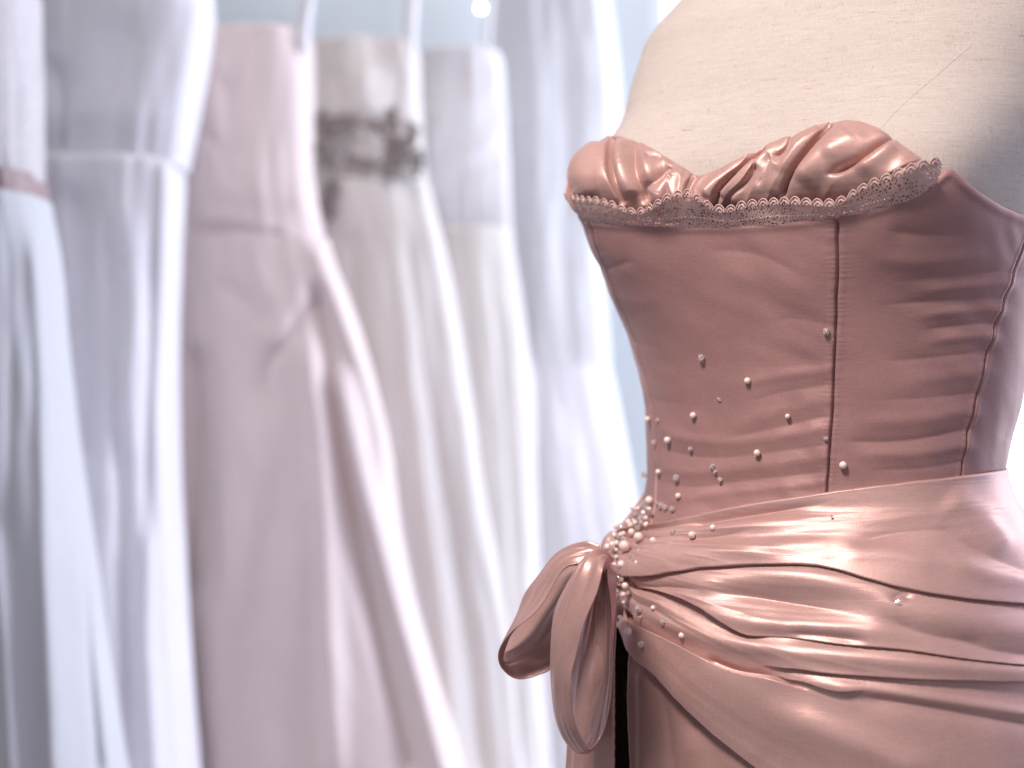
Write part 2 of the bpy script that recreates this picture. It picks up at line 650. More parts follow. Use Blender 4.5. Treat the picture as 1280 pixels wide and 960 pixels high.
SEAM_P = seam([(1046, 262), (1047, 320), (1045, 400), (1042, 480), (1038, 550), (1032, 630), (1028, 680)])
SEAM_S = seam([(1290, 275), (1279, 305), (1255, 370), (1237, 430), (1222, 490), (1209, 550), (1201, 600), (1196, 660)])
SEAM_L = seam([(737, 268), (748, 310), (770, 365), (792, 420), (806, 470), (815, 520), (819, 570), (820, 620), (815, 660)])
seam_at = lambda S: (lambda z: np.interp(z, S[:, 1], S[:, 0]))
sP, sS, sL = seam_at(SEAM_P), seam_at(SEAM_S), seam_at(SEAM_L)
sB = lambda z: np.full_like(np.asarray(z, float), sS(1.2) + 1.0)       # back seams, out of sight
sBL = lambda z: np.full_like(np.asarray(z, float), sL(1.2) - 0.9)

WR = [  # soft wrinkles of the bodice
    ('g', [(1105, 285), (1150, 292), (1215, 288)], 3.0, 17), ('r', [(1080, 318), (1150, 325), (1240, 318)], 1.4, 11),
    ('g', [(1110, 350), (1180, 343), (1262, 336)], 1.6, 9, .4, 0), ('r', [(1130, 364), (1190, 357), (1256, 352)], 1.5, 8, .4, 0),
    ('g', [(1090, 380), (1170, 374), (1250, 370)], 1.7, 8, .4, 0), ('r', [(1130, 396), (1190, 388), (1245, 386)], 1.5, 7, .4, 0),
    ('g', [(1140, 413), (1200, 405), (1240, 402)], 1.8, 7, .4, 0), ('r', [(1140, 430), (1190, 421), (1236, 420)], 1.5, 7, .5, 0),
    ('g', [(1090, 452), (1160, 446), (1232, 438)], 1.3, 9, .4, 0), ('r', [(1110, 480), (1180, 470), (1226, 462)], 1.0, 10, .4, 0),
    ('g', [(1080, 500), (1160, 496), (1218, 490)], 1.1, 9, .4, 0), ('r', [(1060, 528), (1140, 524), (1210, 512)], 1.5, 10, .3, 0),
    ('g', [(1050, 552), (1130, 550), (1208, 535)], 2.0, 8, .2, 0), ('r', [(1060, 568), (1140, 566), (1204, 555)], 1.6, 8, .3, 0),
    ('g', [(1080, 588), (1150, 584), (1200, 576)], 1.2, 7, .3, 0),
    ('g', [(742, 328), (765, 332), (800, 322)], 1.3, 8), ('g', [(880, 312), (950, 318), (1010, 345)], 1.5, 11), ('r', [(900, 340), (960, 345), (1030, 372)], 1.0, 13),
    ('g', [(960, 400), (1000, 398), (1042, 405)], 0.9, 9, .4, 0), ('r', [(800, 395), (860, 402), (930, 420)], 0.8, 15),
    ('r', [(915, 486), (960, 472), (1035, 462)], 1.5, 8, .4, 0), ('g', [(930, 505), (980, 490), (1036, 480)], 1.4, 9, .4, 0),
    ('r', [(905, 545), (960, 518), (1034, 500)], 1.3, 10, .4, 0), ('g', [(880, 555), (950, 540), (1034, 520)], 1.5, 9, .4, 0),
    ('r', [(812, 520), (850, 545), (900, 552), (960, 548), (1032, 535)], 1.6, 8, .2, 0), ('g', [(812, 545), (850, 566), (900, 572), (960, 566), (1032, 556)], 1.4, 8, .2, 0),
    ('r', [(812, 570), (860, 590), (930, 585), (1030, 572)], 1.3, 8, .2, 0), ('g', [(815, 600), (870, 610), (940, 600), (1028, 590)], 1.4, 8, .2, 0),
    ('r', [(822, 640), (860, 625), (930, 615), (1026, 604)], 1.3, 7, .2, 0),
    ('g', [(775, 405), (800, 425), (850, 440)], 1.2, 10, .0, .5), ('r', [(790, 440), (830, 462), (880, 470)], 0.9, 11, 0, .5), ('g', [(800, 480), (830, 500), (870, 505)], 1.0, 9, 0, .5),
    ('r', [(760, 360), (800, 375), (850, 372)], 0.9, 12, 0, .5),
]


def bodice_panel(name, fa, fb, mat, z_low, nu, nv=230, lip=True):
    u = np.linspace(0, 1, nu)
    v = np.linspace(0, 1, nv)
    U, Vv = np.meshgrid(u, v, indexing='ij')
    z = np.full_like(U, 1.2)
    for _ in range(4):
        t = fa(z) + (fb(z) - fa(z)) * U
        z = z_low + (z_top(t) - z_low) * Vv
    P0 = surf(t, z)
    n = normal(t, z)
    px, py = proj(P0)
    front = smoothstep(0.05, -0.15, (n * P0).sum(-1) / np.linalg.norm(P0, axis=-1))
    w = field(px, py, WR) * front * 0.62
    side = np.exp(-((fb(z) - t) / 0.35) ** 2) + 0.35
    w += 0.0009 * vnoise(t * 5 + 40, z * 95 + t * 6) * side + 0.0012 * vnoise(t * 3, z * 30 + t * 9) * side
    off = 0.0042 + w
    # the panel edges sink into the seams, the upper edge is turned over
    du = np.minimum(U, 1 - U) * (fb(z) - fa(z)) * 0.14
    off -= 0.0034 * np.exp(-(du / 0.0007) ** 2)
    off += 0.0004 * np.exp(-((du - 0.003) / 0.002) ** 2)
    off += 0.00011 * np.exp(-(du / 0.006) ** 2) * np.sin(z * 1500 + 4 * np.sin(z * 230))
    dz = (1 - Vv) * (z_top(t) - z_low)
    off += 0.0012 * np.exp(-((dz - 0.003) / 0.003) ** 2)
    P = P0 + n * off[..., None]
    if lip:
        a = P[:, -1:] - n[:, -1:] * 0.0012 + np.array([0, 0, 0.0007])
        b = P[:, -1:] - n[:, -1:] * 0.0030 - np.array([0, 0, 0.0005])
        c = P[:, -1:] - n[:, -1:] * 0.0048 - np.array([0, 0, 0.006])
        P = np.concatenate([P, a, b, c], 1)
    return grid_obj(name, P, mat, dress)


ZL = HC - (745 - 480) * K * 1.0
pc = bodice_panel('center_panel', sL, sP, M_BODICE, ZL, 340, 330)
pf = bodice_panel('side_front_panel', sP, sS, M_BODICE, ZL, 260, 330)
ps = bodice_panel('side_panel', sS, sB, M_BODICE, ZL, 120, 160)
bodice_panel('side_panel', sBL, sL, M_BODICE, ZL, 110, 160)
bodice_panel('back_panel', sB, lambda z: sBL(z) + 2 * math.pi, M_BODICE, ZL, 120, 60)
# stitched seam lines between the panels
for S in (SEAM_P, SEAM_S, SEAM_L):
    q = S[(S[:, 1] > ZL)]
    ts = np.interp(np.linspace(q[0, 1], min(z_top(q[-1:, 0])[0], q[-1, 1]) - 0.001, 90), q[:, 1], q[:, 0])
    zs = np.linspace(q[0, 1], min(z_top(q[-1:, 0])[0], q[-1, 1]) - 0.001, 90)
    pts = surf(ts, zs) + normal(ts, zs) * (0.0005 + 0.0003 * np.sin(np.arange(90) * 2.1))[:, None]
    v, f = tube_vf([pts], 0.00045)
    mesh_obj('seam_stitching', v, f, M_THREAD, dress)

# ---- gathered cups
CT = [(719, 252), (721, 238), (726, 212), (740, 190), (765, 176), (800, 185), (840, 205), (870, 221), (892, 215), (930, 198), (960, 182), (1000, 170), (1040, 157), (1065, 155), (1090, 162), (1115, 175), (1150, 198), (1172, 212), (1190, 217)]
CTL = cast_line(CT, 90, 0.008)
CTL = CTL[np.argsort(CTL[:, 0])]
tc0, tc1 = CTL[0, 0] - 0.12, CTL[-1, 0]
CF = [
    ('b', [(770, 170), (768, 195), (772, 222), (783, 258)], 3.1, 16, .0, .1), ('g', [(774, 178), (773, 205), (780, 235), (788, 258)], 5.4, 4, .05, .1), ('r', [(752, 185), (742, 215), (748, 250)], 2.5, 14, .1, .1),
    ('r', [(786, 180), (788, 210), (800, 250)], 3.0, 9, .1, .1), ('g', [(800, 182), (803, 215), (815, 258)], 3.5, 7, .0, .1), ('r', [(815, 190), (820, 220), (832, 262)], 2.2, 8, .1, .1),
    ('g', [(812, 205), (824, 201), (836, 205)], 3.2, 5), ('g', [(846, 212), (828, 232), (815, 240), (820, 256)], 4.1, 7, .1, .2), ('r', [(852, 215), (838, 238), (836, 262)], 2.0, 7, .1, .1),
    ('b', [(871, 216), (864, 230), (862, 250), (866, 265)], 2.6, 14, .0, .0), ('g', [(875, 222), (869, 235), (867, 255)], 2.7, 5, .1, .1), ('g', [(845, 222), (843, 240), (842, 262)], 1.9, 5, .1, .1),
    ('b', [(962, 182), (945, 194), (935, 206), (905, 235), (893, 262)], 2.9, 12, .05, .05), ('g', [(963, 188), (940, 206), (910, 237), (897, 262)], 6.8, 3.6, .05, .05), ('r', [(945, 190), (920, 212), (888, 250)], 2.4, 9, .1, .1),
    ('b', [(955, 206), (940, 229), (920, 245), (903, 264)], 3.0, 9, .15, .05), ('g', [(958, 210), (943, 232), (924, 247), (908, 264)], 3.6, 3.6, .1, .05), ('r', [(950, 200), (935, 220), (908, 248)], 2.6, 5, .1, .1),
    ('b', [(992, 170), (989, 188), (974, 202)], 2.2, 10, .0, .3), ('g', [(994, 174), (990, 190), (976, 204)], 3.5, 5, .0, .2), ('r', [(975, 180), (962, 200), (935, 235), (925, 258)], 2.4, 8, .1, .1),
    ('g', [(968, 195), (972, 215), (960, 240)], 2.2, 6), ('r', [(985, 205), (965, 235), (955, 262)], 1.8, 8, .1, .1),
    ('b', [(1042, 158), (1022, 185), (1000, 215), (980, 250)], 3.2, 16, .0, .1), ('g', [(1045, 163), (1025, 187), (1003, 217), (984, 249)], 5.4, 3.2, .05, .1), ('r', [(1030, 165), (1008, 190), (985, 222)], 2.0, 7, .1, .2),
    ('r', [(1062, 168), (1045, 190), (1010, 235)], 2.5, 16, .1, .2),
    ('g', [(1119, 175), (1095, 194), (1075, 208), (1040, 225)], 6.8, 4.5, .0, .25), ('r', [(1120, 186), (1100, 204), (1075, 220)], 2.6, 10, .1, .3),
    ('b', [(1160, 196), (1125, 216), (1095, 232)], 1.6, 12, .0, .2), ('r', [(1085, 170), (1070, 185), (1040, 205)], 1.5, 10), ('g', [(1015, 250), (1050, 256), (1080, 250)], 2.2, 6),
    ('g', [(735, 196), (726, 215), (730, 245)], 3.4, 6, .0, .1),
]
nu, nv = 560, 130
t = np.linspace(tc0, tc1, nu)
zb = np.minimum(z_top(t) - 0.008, np.interp(t, CTL[:, 0], CTL[:, 1]) - 0.001)
ztp = np.interp(t, CTL[:, 0], CTL[:, 1])
v = np.linspace(0, 1, nv)
T2 = np.repeat(t[:, None], nv, 1)
Z2 = zb[:, None] + (ztp - zb)[:, None] * v[None]
P0, n = surf(T2, Z2), normal(T2, Z2)
px, py = proj(P0)
hh = (ztp - zb)[:, None]
dome = 0.0125 * smoothstep(0, 0.04, hh) * (np.sin(np.clip(v, 0, 1) * math.pi * 0.93) ** 0.8 * smoothstep(0.10, 0.55, v))[None]
fade = smoothstep(0.05, 0.3, v)[None]
lat = (np.zeros_like(px), np.zeros_like(px))
off = 0.0006 + 0.0014 * fade + dome + field(px, py, CF, lat) * fade * 1.45 * (0.45 + 0.55 * smoothstep(1.0, 0.8, v)[None])
off += 0.0014 * fade * vnoise(px * 0.045, py * 0.02 + px * .02)
rgn = lambda a: 1 - 2 * np.abs(2 * a)
xr = smoothstep(868, 880, px)
fine_r = rgn(vnoise((px * 0.80 + py * 0.60) * 0.060, (px * 0.60 - py * 0.80) * 0.012)) * (1 - 0.75 * smoothstep(1010, 1090, px))
fine_l = rgn(vnoise(px * 0.075 - py * 0.012, py * 0.015 + 9))
off += 0.0013 * fade * (xr * fine_r + (1 - xr) * fine_l)
off = np.maximum(off, 0.0005 + 0.0006 * fade)
P = P0 + n * off[..., None]
lt = (fade * smoothstep(1.0, 0.9, v)[None]) * K * 0.95
P[..., 0] += lat[0] * lt
P[..., 2] -= lat[1] * lt
edge = [P[:, -1:] - n[:, -1:] * 0.0015 + np.array([0, 0, 0.0008]), P[:, -1:] - n[:, -1:] * 0.003 - np.array([0, 0, 0.001]), P[:, -1:] - n[:, -1:] * 0.0035 - np.array([0, 0, 0.008])]
P = np.concatenate([P] + edge, 1)
mid = int(np.searchsorted(t, cast(871, 240)[0]))
grid_obj('cup', P[:mid + 1], M_CUP, dress)
grid_obj('cup', P[mid:], M_CUP, dress)

# ---- lace along the bodice edge
LB = cast_line([(722, 258), (736, 270), (800, 275), (870, 278), (930, 277), (1000, 271), (1045, 264), (1100, 253), (1150, 235), (1172, 220)], 200)
LT = cast_line([(722, 240), (733, 250), (765, 254), (800, 266), (822, 262), (845, 250), (872, 246), (898, 262), (915, 265), (950, 256), (1000, 253), (1040, 256), (1062, 250), (1085, 234), (1120, 222), (1150, 212), (1172, 208)], 200)


def on(tz, off):
    return surf(tz[:, 0], tz[:, 1]) + normal(tz[:, 0], tz[:, 1]) * off


nl = 7
rows = []
for q in np.linspace(0, 1, nl):
    tz = LB * (1 - q * 0.88) + LT * q * 0.88
    tz[:, 1] -= 0.004 * (1 - q)
    o_ = 0.0050 + 0.0080 * q + 0.0003 * np.sin(np.arange(200) * 0.25 + q * 3)
    qx_, _ = proj(surf(tz[:, 0], tz[:, 1]))
    o_ = o_ + 0.007 * q * (np.exp(-((qx_ - 846) / 26) ** 2) + 0.75 * np.exp(-((qx_ - 1140) / 22) ** 2) + 0.7 * np.exp(-((qx_ - 880) / 16) ** 2))
    rows.append(surf(tz[:, 0], tz[:, 1]) + normal(tz[:, 0], tz[:, 1]) * o_[:, None])
LP = np.stack(rows, 1)
lace = grid_obj('lace_trim', LP, M_NET, dress)


def scallops(line, step, hgt, lift, inner=0.5):
    d = np.r_[0, np.cumsum(np.linalg.norm(np.diff(line, axis=0), axis=1))]
    n_ = int(d[-1] / step)
    arcs, fill = [], []
    for i in range(n_):
        s = np.linspace(i * step, (i + 1) * step, 11)
        q0 = np.stack([np.interp(s, d, line[:, k]) for k in range(3)], 1)
        a = np.sin(np.linspace(0, math.pi, 11)) ** 0.55
        hh_ = hgt * random.uniform(0.9, 1.1)
        up_ = np.array([0, 0, 1.0]) * hh_ + lift
        arcs.append(q0 + up_ * a[:, None] + np.array([0, -0.0005, 0]))
        fill.append(np.stack([q0, q0 + up_ * a[:, None] * 0.5, q0 + up_ * a[:, None]], 1))
        if inner:
            m_ = q0.mean(0)
            arcs.append(m_ + (q0 - m_) * inner + up_ * (a * inner)[:, None] + np.array([0, -0.0006, 0]))
    return arcs, fill


def fill_vf(fill):
    V, F = [], []
    for g_ in fill:
        b_ = len(V)
        V += g_.reshape(-1, 3).tolist()
        F += [tuple(int(k) + b_ for k in f_) for f_ in grid_faces(g_.shape[0], g_.shape[1])]
    return V, F


for row, st, hg, rad in ((LP[:, -1], 0.0082, 0.0046, 0.00042), (LP[:, 2], 0.0070, 0.0034, 0.00036)):
    arcs, fill = scallops(row, st, hg, np.array([-0.0003, -0.0006, 0]))
    v, f = tube_vf(arcs, rad, 5)
    mesh_obj('scallop_edge', v, f, M_LACE, lace)
    v, f = fill_vf(fill)
    mesh_obj('scallop_net', v, f, M_NET, lace)

# ---- skirt under the sash
t = np.linspace(-math.pi, math.pi, 900, endpoint=False)
z = np.concatenate([np.linspace(1.02, 0.78, 170), np.linspace(0.77, 0.015, 70)])
T2, Z2 = np.meshgrid(t, z, indexing='ij')
P0, n = surf(T2, Z2), normal(T2, Z2)
n[..., 2] = 0
px, py = proj(P0)
SK = [('r', [(806, 830), (808, 900), (812, 1050)], 3, 9, .1, 0), ('g', [(830, 860), (838, 930), (850, 1060)], 3, 12, .2, 0),
      ('r', [(862, 900), (880, 980), (905, 1100)], 3, 16, .2, 0), ('r', [(790, 820), (791, 900), (793, 1080)], 4, 5, .2, 0)]
drop = np.clip((1.0 - Z2) / 1.0, 0, 1)
off = 0.002 + field(px, py, SK) + drop ** 1.3 * 0.03 * np.sin(T2 * 11 + 1.0 + 1.5 * np.sin(T2 * 2))
P = P0 + n * off[..., None]
fs = grid_faces(P.shape[0], P.shape[1], True, True)
qx, qy = proj(P)
shade_gap = (qx > 769) & (qx < 787 + 2 * np.sin(qy / 37)) & (qy > 786) & (qy < 1300) & (P[..., 1] < 1.12)
fs = fs[~shade_gap.reshape(-1)[fs].any(1)]          # faces cut away to imitate the dark shadow between bow tail and skirt
mesh_obj('skirt', P.reshape(-1, 3), fs, M_SKIRT, dress)

se = cast_line([(787 + 2 * math.sin(y_ / 37) + 1.5, y_) for y_ in range(782, 1290, 6)], 160, 0.002)
v, f = tube_vf([surf(se[:, 0], se[:, 1]) + normal(se[:, 0], se[:, 1]) * 0.0005], 0.0026, 8)
mesh_obj('shade_gap_edge', v, f, M_SKIRT, dress)  # tube hiding the ragged rim of the cut shadow gap

# ---- draped sash
ST = cast_line([(781, 682), (800, 669), (850, 655), (900, 642), (950, 632), (1000, 625), (1050, 617), (1100, 610), (1150, 603), (1200, 596), (1250, 588)], 60, 0.006)
SB = cast_line([(770, 770), (776, 795), (788, 822), (812, 842), (845, 878), (880, 912), (935, 957), (1000, 1000), (1100, 1050), (1200, 1085), (1340, 1110)], 60, 0.012)
tk = cast(768, 715)[0]


def edge_fn(E, z_end):
    E = E[np.argsort(E[:, 0])]
    def fn(t):
        return np.where(t > E[-1, 0], E[-1, 1] + (z_end - E[-1, 1]) * smoothstep(0, 1.6, t - E[-1, 0]), np.interp(t, E[:, 0], E[:, 1]))
    return fn


z_st, z_sb = edge_fn(ST, 1.085), edge_fn(SB, 0.80)
SF = [
    ('g', [(860, 668), (900, 656), (960, 645), (1050, 629)], 3.2, 8, .15, .5), ('r', [(800, 700), (870, 676), (950, 664), (1060, 650)], 2.6, 13, .1, .5),
    ('g', [(830, 688), (900, 680), (960, 668)], 1.8, 7, .3, .4), ('r', [(800, 712), (860, 706), (930, 700), (1010, 690), (1090, 680)], 3.4, 13, .05, .5),
    ('a', [(782, 723), (830, 723), (900, 716), (1000, 713), (1042, 717), (1110, 735), (1200, 751), (1290, 760)], 5.0, 34, .04, .0),
    ('g', [(800, 733), (860, 738), (900, 745)], 3.5, 6, .1, .5), ('r', [(840, 732), (920, 730), (1000, 728), (1080, 742), (1160, 760)], 3.2, 15, .2, .5),
    ('g', [(890, 742), (960, 752), (1030, 764), (1100, 778)], 3.6, 13, .3, .6),
    ('a', [(782, 736), (830, 738), (885, 758), (915, 776), (946, 793), (985, 799)], 5.0, 24, .05, .2),
    ('r', [(870, 752), (940, 778), (1010, 786), (1100, 792), (1200, 806)], 2.5, 11, .2, .6),
    ('a', [(960, 797), (1010, 800), (1067, 806), (1130, 812), (1192, 822), (1290, 834)], 4.2, 26, .3, .0), ('g', [(985, 793), (1030, 795), (1090, 802)], 2.6, 8, .3, .3),
    ('r', [(1060, 745), (1130, 770), (1200, 782), (1290, 795)], 2.6, 18, .3, 0), ('g', [(1090, 770), (1150, 795), (1230, 808)], 2.0, 12, .3, .3),
    ('r', [(800, 765), (850, 782), (920, 806), (1000, 815), (1120, 828), (1280, 842)], 3.0, 12, .15, .0),
    ('a', [(958, 834), (1000, 833), (1040, 839), (1130, 846), (1200, 849), (1300, 853)], 4.5, 22, .1, .0),
    ('b', [(772, 756), (782, 776), (800, 784), (850, 808), (885, 826), (930, 846), (975, 855), (1020, 863)], 8.0, 52, .02, .2),
    ('g', [(782, 764), (792, 770), (806, 779)], 7.0, 6, .1, .3), ('g', [(890, 822), (930, 838), (985, 846)], 3.0, 7, .2, .3),
    ('a', [(975, 845), (1010, 850), (1045, 861), (1085, 864)], 3.5, 16, .2, .3), ('r', [(1000, 842), (1050, 856), (1120, 868), (1200, 882), (1290, 898)], 2.4, 9, .2, .0),
    ('g', [(1060, 868), (1130, 878), (1220, 895), (1290, 908)], 2.4, 12, .2, 0),
    ('r', [(950, 880), (1020, 905), (1110, 945), (1170, 970)], 2.0, 20, .3, .2),
    ('r', [(790, 800), (830, 838), (880, 886), (940, 940)], 1.6, 22, .1, .0), ('r', [(850, 822), (920, 868), (1010, 915), (1100, 960)], 3.0, 34, .2, .4),
    ('r', [(1170, 620), (1210, 650), (1250, 700)], 2.6, 20, .2, .2), ('g', [(1160, 660), (1200, 690), (1260, 720)], 2.2, 15, .3, .0), ('r', [(1160, 700), (1220, 725), (1290, 735)], 2.2, 12, .3, .0),
    ('g', [(1110, 758), (1122, 748), (1135, 756)], 1.6, 6), ('g', [(1060, 690), (1120, 672), (1190, 668)], 1.5, 12), ('r', [(1040, 700), (1110, 700), (1180, 720)], 1.2, 14),
    ('g', [(1180, 800), (1230, 815), (1280, 822)], 2.0, 10, .3, 0),
]


def sash(name, t0, t1, nu, nv, zt, zb, folds, gather):
    # denser sampling towards the knot
    u = np.linspace(0, 1, nu) ** 1.25
    t = t0 + (t1 - t0) * u
    v = np.linspace(0, 1, nv)
    T2 = np.repeat(t[:, None], nv, 1)
    za, zb_ = zt(t), zb(t)
    Z2 = za[:, None] + (zb_ - za)[:, None] * v[None]
    P0, n = surf(T2, Z2), normal(T2, Z2)
    px, py = proj(P0)
    front = smoothstep(0.08, -0.08, (n * P0).sum(-1) / np.linalg.norm(P0, axis=-1))
    fan = u[:, None] + 0 * v[None]
    lat = (np.zeros_like(px), np.zeros_like(px))
    off = 0.0075 + 0.005 * np.sin(np.clip(v, 0, 1) * math.pi)[None] + field(px, py, folds, lat) * front * 1.25
    # fine gathers running into the knot
    g = np.exp(-fan / 0.16)
    low = (1 - 0.9 * smoothstep(.52, .68, v[None]))
    off += 0.0022 * g * gather * low * np.sin(v * 52 + 3 * np.sin(v * 9))[None] + 0.006 * np.exp(-(fan / 0.05) ** 2)
    rg = lambda a: 1 - 2 * np.abs(2 * a)
    off += 0.0016 * np.exp(-fan / 0.22) * low * gather * rg(vnoise(v[None] * 17 + 1.5 * fan, fan * 4 + 11))
    off += 0.0004 * low * np.exp(-fan / 0.40) * rg(vnoise(v[None] * 34 + 2 * fan, fan * 6 + 3)) + 0.0018 * vnoise(v[None] * 6 + 5, fan * 8)
    off = np.maximum(off, 0.003)
    P = P0 + n * off[..., None]
    lt = front * smoothstep(0, .03, v)[None] * smoothstep(1, .97, v)[None] * K * 0.95
    P[..., 0] += lat[0] * lt
    P[..., 2] -= lat[1] * lt
    dn = np.array([0, 0, 1.0])
    tp = [P[:, :1] - n[:, :1] * 0.0065 - dn * 0.010, P[:, :1] - n[:, :1] * 0.0045 - dn * 0.0, P[:, :1] - n[:, :1] * 0.0015 + dn * 0.0012]
    bt = [P[:, -1:] - n[:, -1:] * 0.0012 - dn * 0.0010, P[:, -1:] - n[:, -1:] * 0.004 + dn * 0.0002, P[:, -1:] - n[:, -1:] * 0.006 + dn * 0.012]
    P = np.concatenate(tp + [P] + bt, 1)
    return grid_obj(name, P, M_SATIN, dress, flip=True)


sash('draped_sash', tk - 0.02, tk + 4.0, 720, 420, z_st, z_sb, SF, 1.0)
zk_t, zk_b = cast(775, 680)[1], cast(765, 770)[1]
z_bt = lambda t: zk_t + (1.073 - zk_t) * smoothstep(0.0, 0.75, tk - t) + 0.012 * smoothstep(.5, 2, tk - t)
z_bb = lambda t: zk_b + (0.86 - zk_b) * smoothstep(0.0, 1.2, tk - t)
sash('back_sash', tk + 0.04, tk - 2.3, 200, 120, z_bt, z_bb, [], 0.6)

# ---- knot and bow
Pk, nk = at_surface(764, 716, 0.010)


def ribbon(name, Lp, Rp, mat, parent, nu=150, nv=26, crown=0.004, thick=0.0006, seed=0):
    """Swept strip between two edges given as (photo x, photo y, distance); crown bulges the middle."""
    A = resample(pix(*np.array(Lp, float).T), nu)
    B = resample(pix(*np.array(Rp, float).T), nu)
    v = np.linspace(0, 1, nv)[None, :, None]
    P = A[:, None] * (1 - v) + B[:, None] * v
    du = np.gradient(P, axis=0)
    dv = np.gradient(P, axis=1)
    n = np.cross(du, dv)
    n /= np.linalg.norm(n, axis=-1, keepdims=True) + 1e-12
    U = np.linspace(0, 1, nu)[:, None]
    vv = v[0, :, 0][None]
    pin = np.exp(-U / 0.10) + np.exp(-(1 - U) / 0.10)
    rg = 1 - 2 * np.abs(2 * vnoise(vv * 5 + seed, U * 3 + seed * 2))
    h = crown * np.sin(vv * math.pi) + 0.0030 * pin * np.sin(vv * 19 + seed) + 0.0046 * vnoise(U * 6 + seed * 3, vv * 2.5 + seed) + 0.0016 * vnoise(U * 13 + seed, vv * 4) + 0.0020 * rg * (0.35 + pin)
    P = P + n * h[..., None]
    o = grid_obj(name, P, mat, parent)
    s = o.modifiers.new('thickness', 'SOLIDIFY')
    s.thickness = thick
    s.offset = 0
    return o


bow = empty('bow', (float(Pk[0]), float(Pk[1]), float(Pk[2])))
bow.parent = dress
bow.location = Vector(Pk.tolist()) - dress.location
bow['label'] = 'drooping bow of wide pink satin ribbon'
D = 0.975
# far loop, pointing left
Lp = [(748, 690, D), (734, 681, D + .005), (708, 684, D + .012), (688, 696, D + .015), (668, 725, D + .018), (645, 772, D + .022), (630, 804, D + .026), (624, 822, D + .034), (632, 800, D + .045), (650, 762, D + .05), (680, 724, D + .045), (712, 706, D + .03), (750, 704, D + .01)]
Rp = [(752, 712, D - .022), (742, 704, D - .024), (722, 705, D - .024), (706, 712, D - .022), (690, 740, D - .02), (672, 768, D - .018), (642, 792, D - .014), (627, 814, D - .008), (628, 834, D - .002), (646, 847, D + .004), (672, 845, D + .006), (694, 834, D + .006), (720, 790, D + .002), (748, 722, D - .008)]
ribbon('bow_loop', Lp, Rp, M_BOW, bow, 180, 48, -0.002, seed=1.3)
# near loop, hanging down
Lp = [(752, 702, D), (738, 694, D - .02), (722, 706, D - .03), (704, 735, D - .034), (690, 768, D - .034), (685, 810, D - .032), (688, 860, D - .028), (697, 908, D - .022), (708, 928, D - .012), (722, 934, D - .004), (734, 915, D + .004), (740, 860, D + .008), (742, 790, D + .008), (748, 730, D + .006), (754, 704, D + .004)]
Rp = [(758, 712, D - .03), (757, 702, D - .05), (755, 712, D - .062), (747, 742, D - .066), (734, 775, D - .066), (722, 815, D - .064), (714, 858, D - .062), (716, 900, D - .056), (730, 930, D - .048), (740, 935, D - .04), (755, 908, D - .032), (766, 850, D - .026), (768, 785, D - .022), (764, 728, D - .016), (764, 706, D - .008)]
ribbon('bow_loop', Lp, Rp, M_BOW, bow, 200, 48, 0.003, seed=4.1)
# tail behind the loops
Lp = [(756, 700, D + .012), (736, 745, D + .025), (716, 830, D + .035), (711, 900, D + .035), (708, 980, D + .035), (704, 1060, D + .035)]
Rp = [(766, 704, D + .002), (772, 750, D + .0), (771, 830, D + .0), (769, 900, D - .0), (768, 980, D - .0), (766, 1060, D)]
ribbon('bow_tail', Lp, Rp, M_BOW, bow, 110, 48, 0.006, seed=2.2)
# the wrapped knot
kn = np.zeros((40, 36, 3))
for i, a in enumerate(np.linspace(0, math.pi, 40)):
    for j, b in enumerate(np.linspace(0, 2 * math.pi, 36, endpoint=False)):
        rr = 1 + 0.10 * math.sin(b * 7 + a * 1.5) * math.sin(a)
        kn[i, j] = np.array([0.012 * math.sin(a) * math.cos(b) * rr, 0.014 * math.sin(a) * math.sin(b) * rr, 0.031 * math.cos(a)]) + Pk + np.array([0.002, 0.010, -0.004])
kv = kn.transpose(1, 0, 2)
grid_obj('knot', kv, M_SATIN, bow, wrap=True, flip=True)

# ---- pearls and crystals sewn to the dress
bm = bmesh.new()
bmesh.ops.create_uvsphere(bm, u_segments=18, v_segments=12, radius=1)
pearl_me = bpy.data.meshes.new('pearl')
bm.to_mesh(pearl_me)
bm.free()
pearl_me.polygons.foreach_set('use_smooth', np.ones(len(pearl_me.polygons), dtype=bool))
pearl_me.materials.append(M_PEARL)


def lathe_me(name, prof, seg, mat):
    V = [(r * math.cos(2 * math.pi * k / seg + 0.3 * i), r * math.sin(2 * math.pi * k / seg + 0.3 * i), zc) for i, (r, zc) in enumerate(prof) for k in range(seg)]
    n_ = len(prof)
    F = [(i % n_ * seg + k, i % n_ * seg + (k + 1) % seg, (i + 1) % n_ * seg + (k + 1) % seg, (i + 1) % n_ * seg + k) for i in range(n_) for k in range(seg)]
    me = bpy.data.meshes.new(name)
    me.from_pydata(V, [], F)
    me.materials.append(mat)
    me.update()
    return me


crystal_me = lathe_me('crystal', [(0.14, -0.82), (0.62, -0.8), (1.05, 0.0), (0.62, 0.8), (0.14, 0.82)], 7, M_CRYSTAL)
bugle_me = lathe_me('bugle_bead', [(0.5, -2.4), (1.0, -2.4), (1.0, 2.4), (0.5, 2.4)], 8, M_CRYSTAL)


def bead(me, name, x, y, r_px, off, ang=None, lift=0.75):
    r = r_px * K * 0.90
    p, n = at_surface(x, y, off)
    p = p + n * r * lift
    o = bpy.data.objects.new(name, me)
    COL.objects.link(o)
    o.parent = dress
    o.location = Vector(p.tolist()) - dress.location
    o.scale = (r, r, r)
    if ang is None:
        o.rotation_euler = (random.uniform(0, 3), random.uniform(0, 3), random.uniform(0, 3))
    else:
        o.rotation_euler = (0, R(ang), 0)
    return o


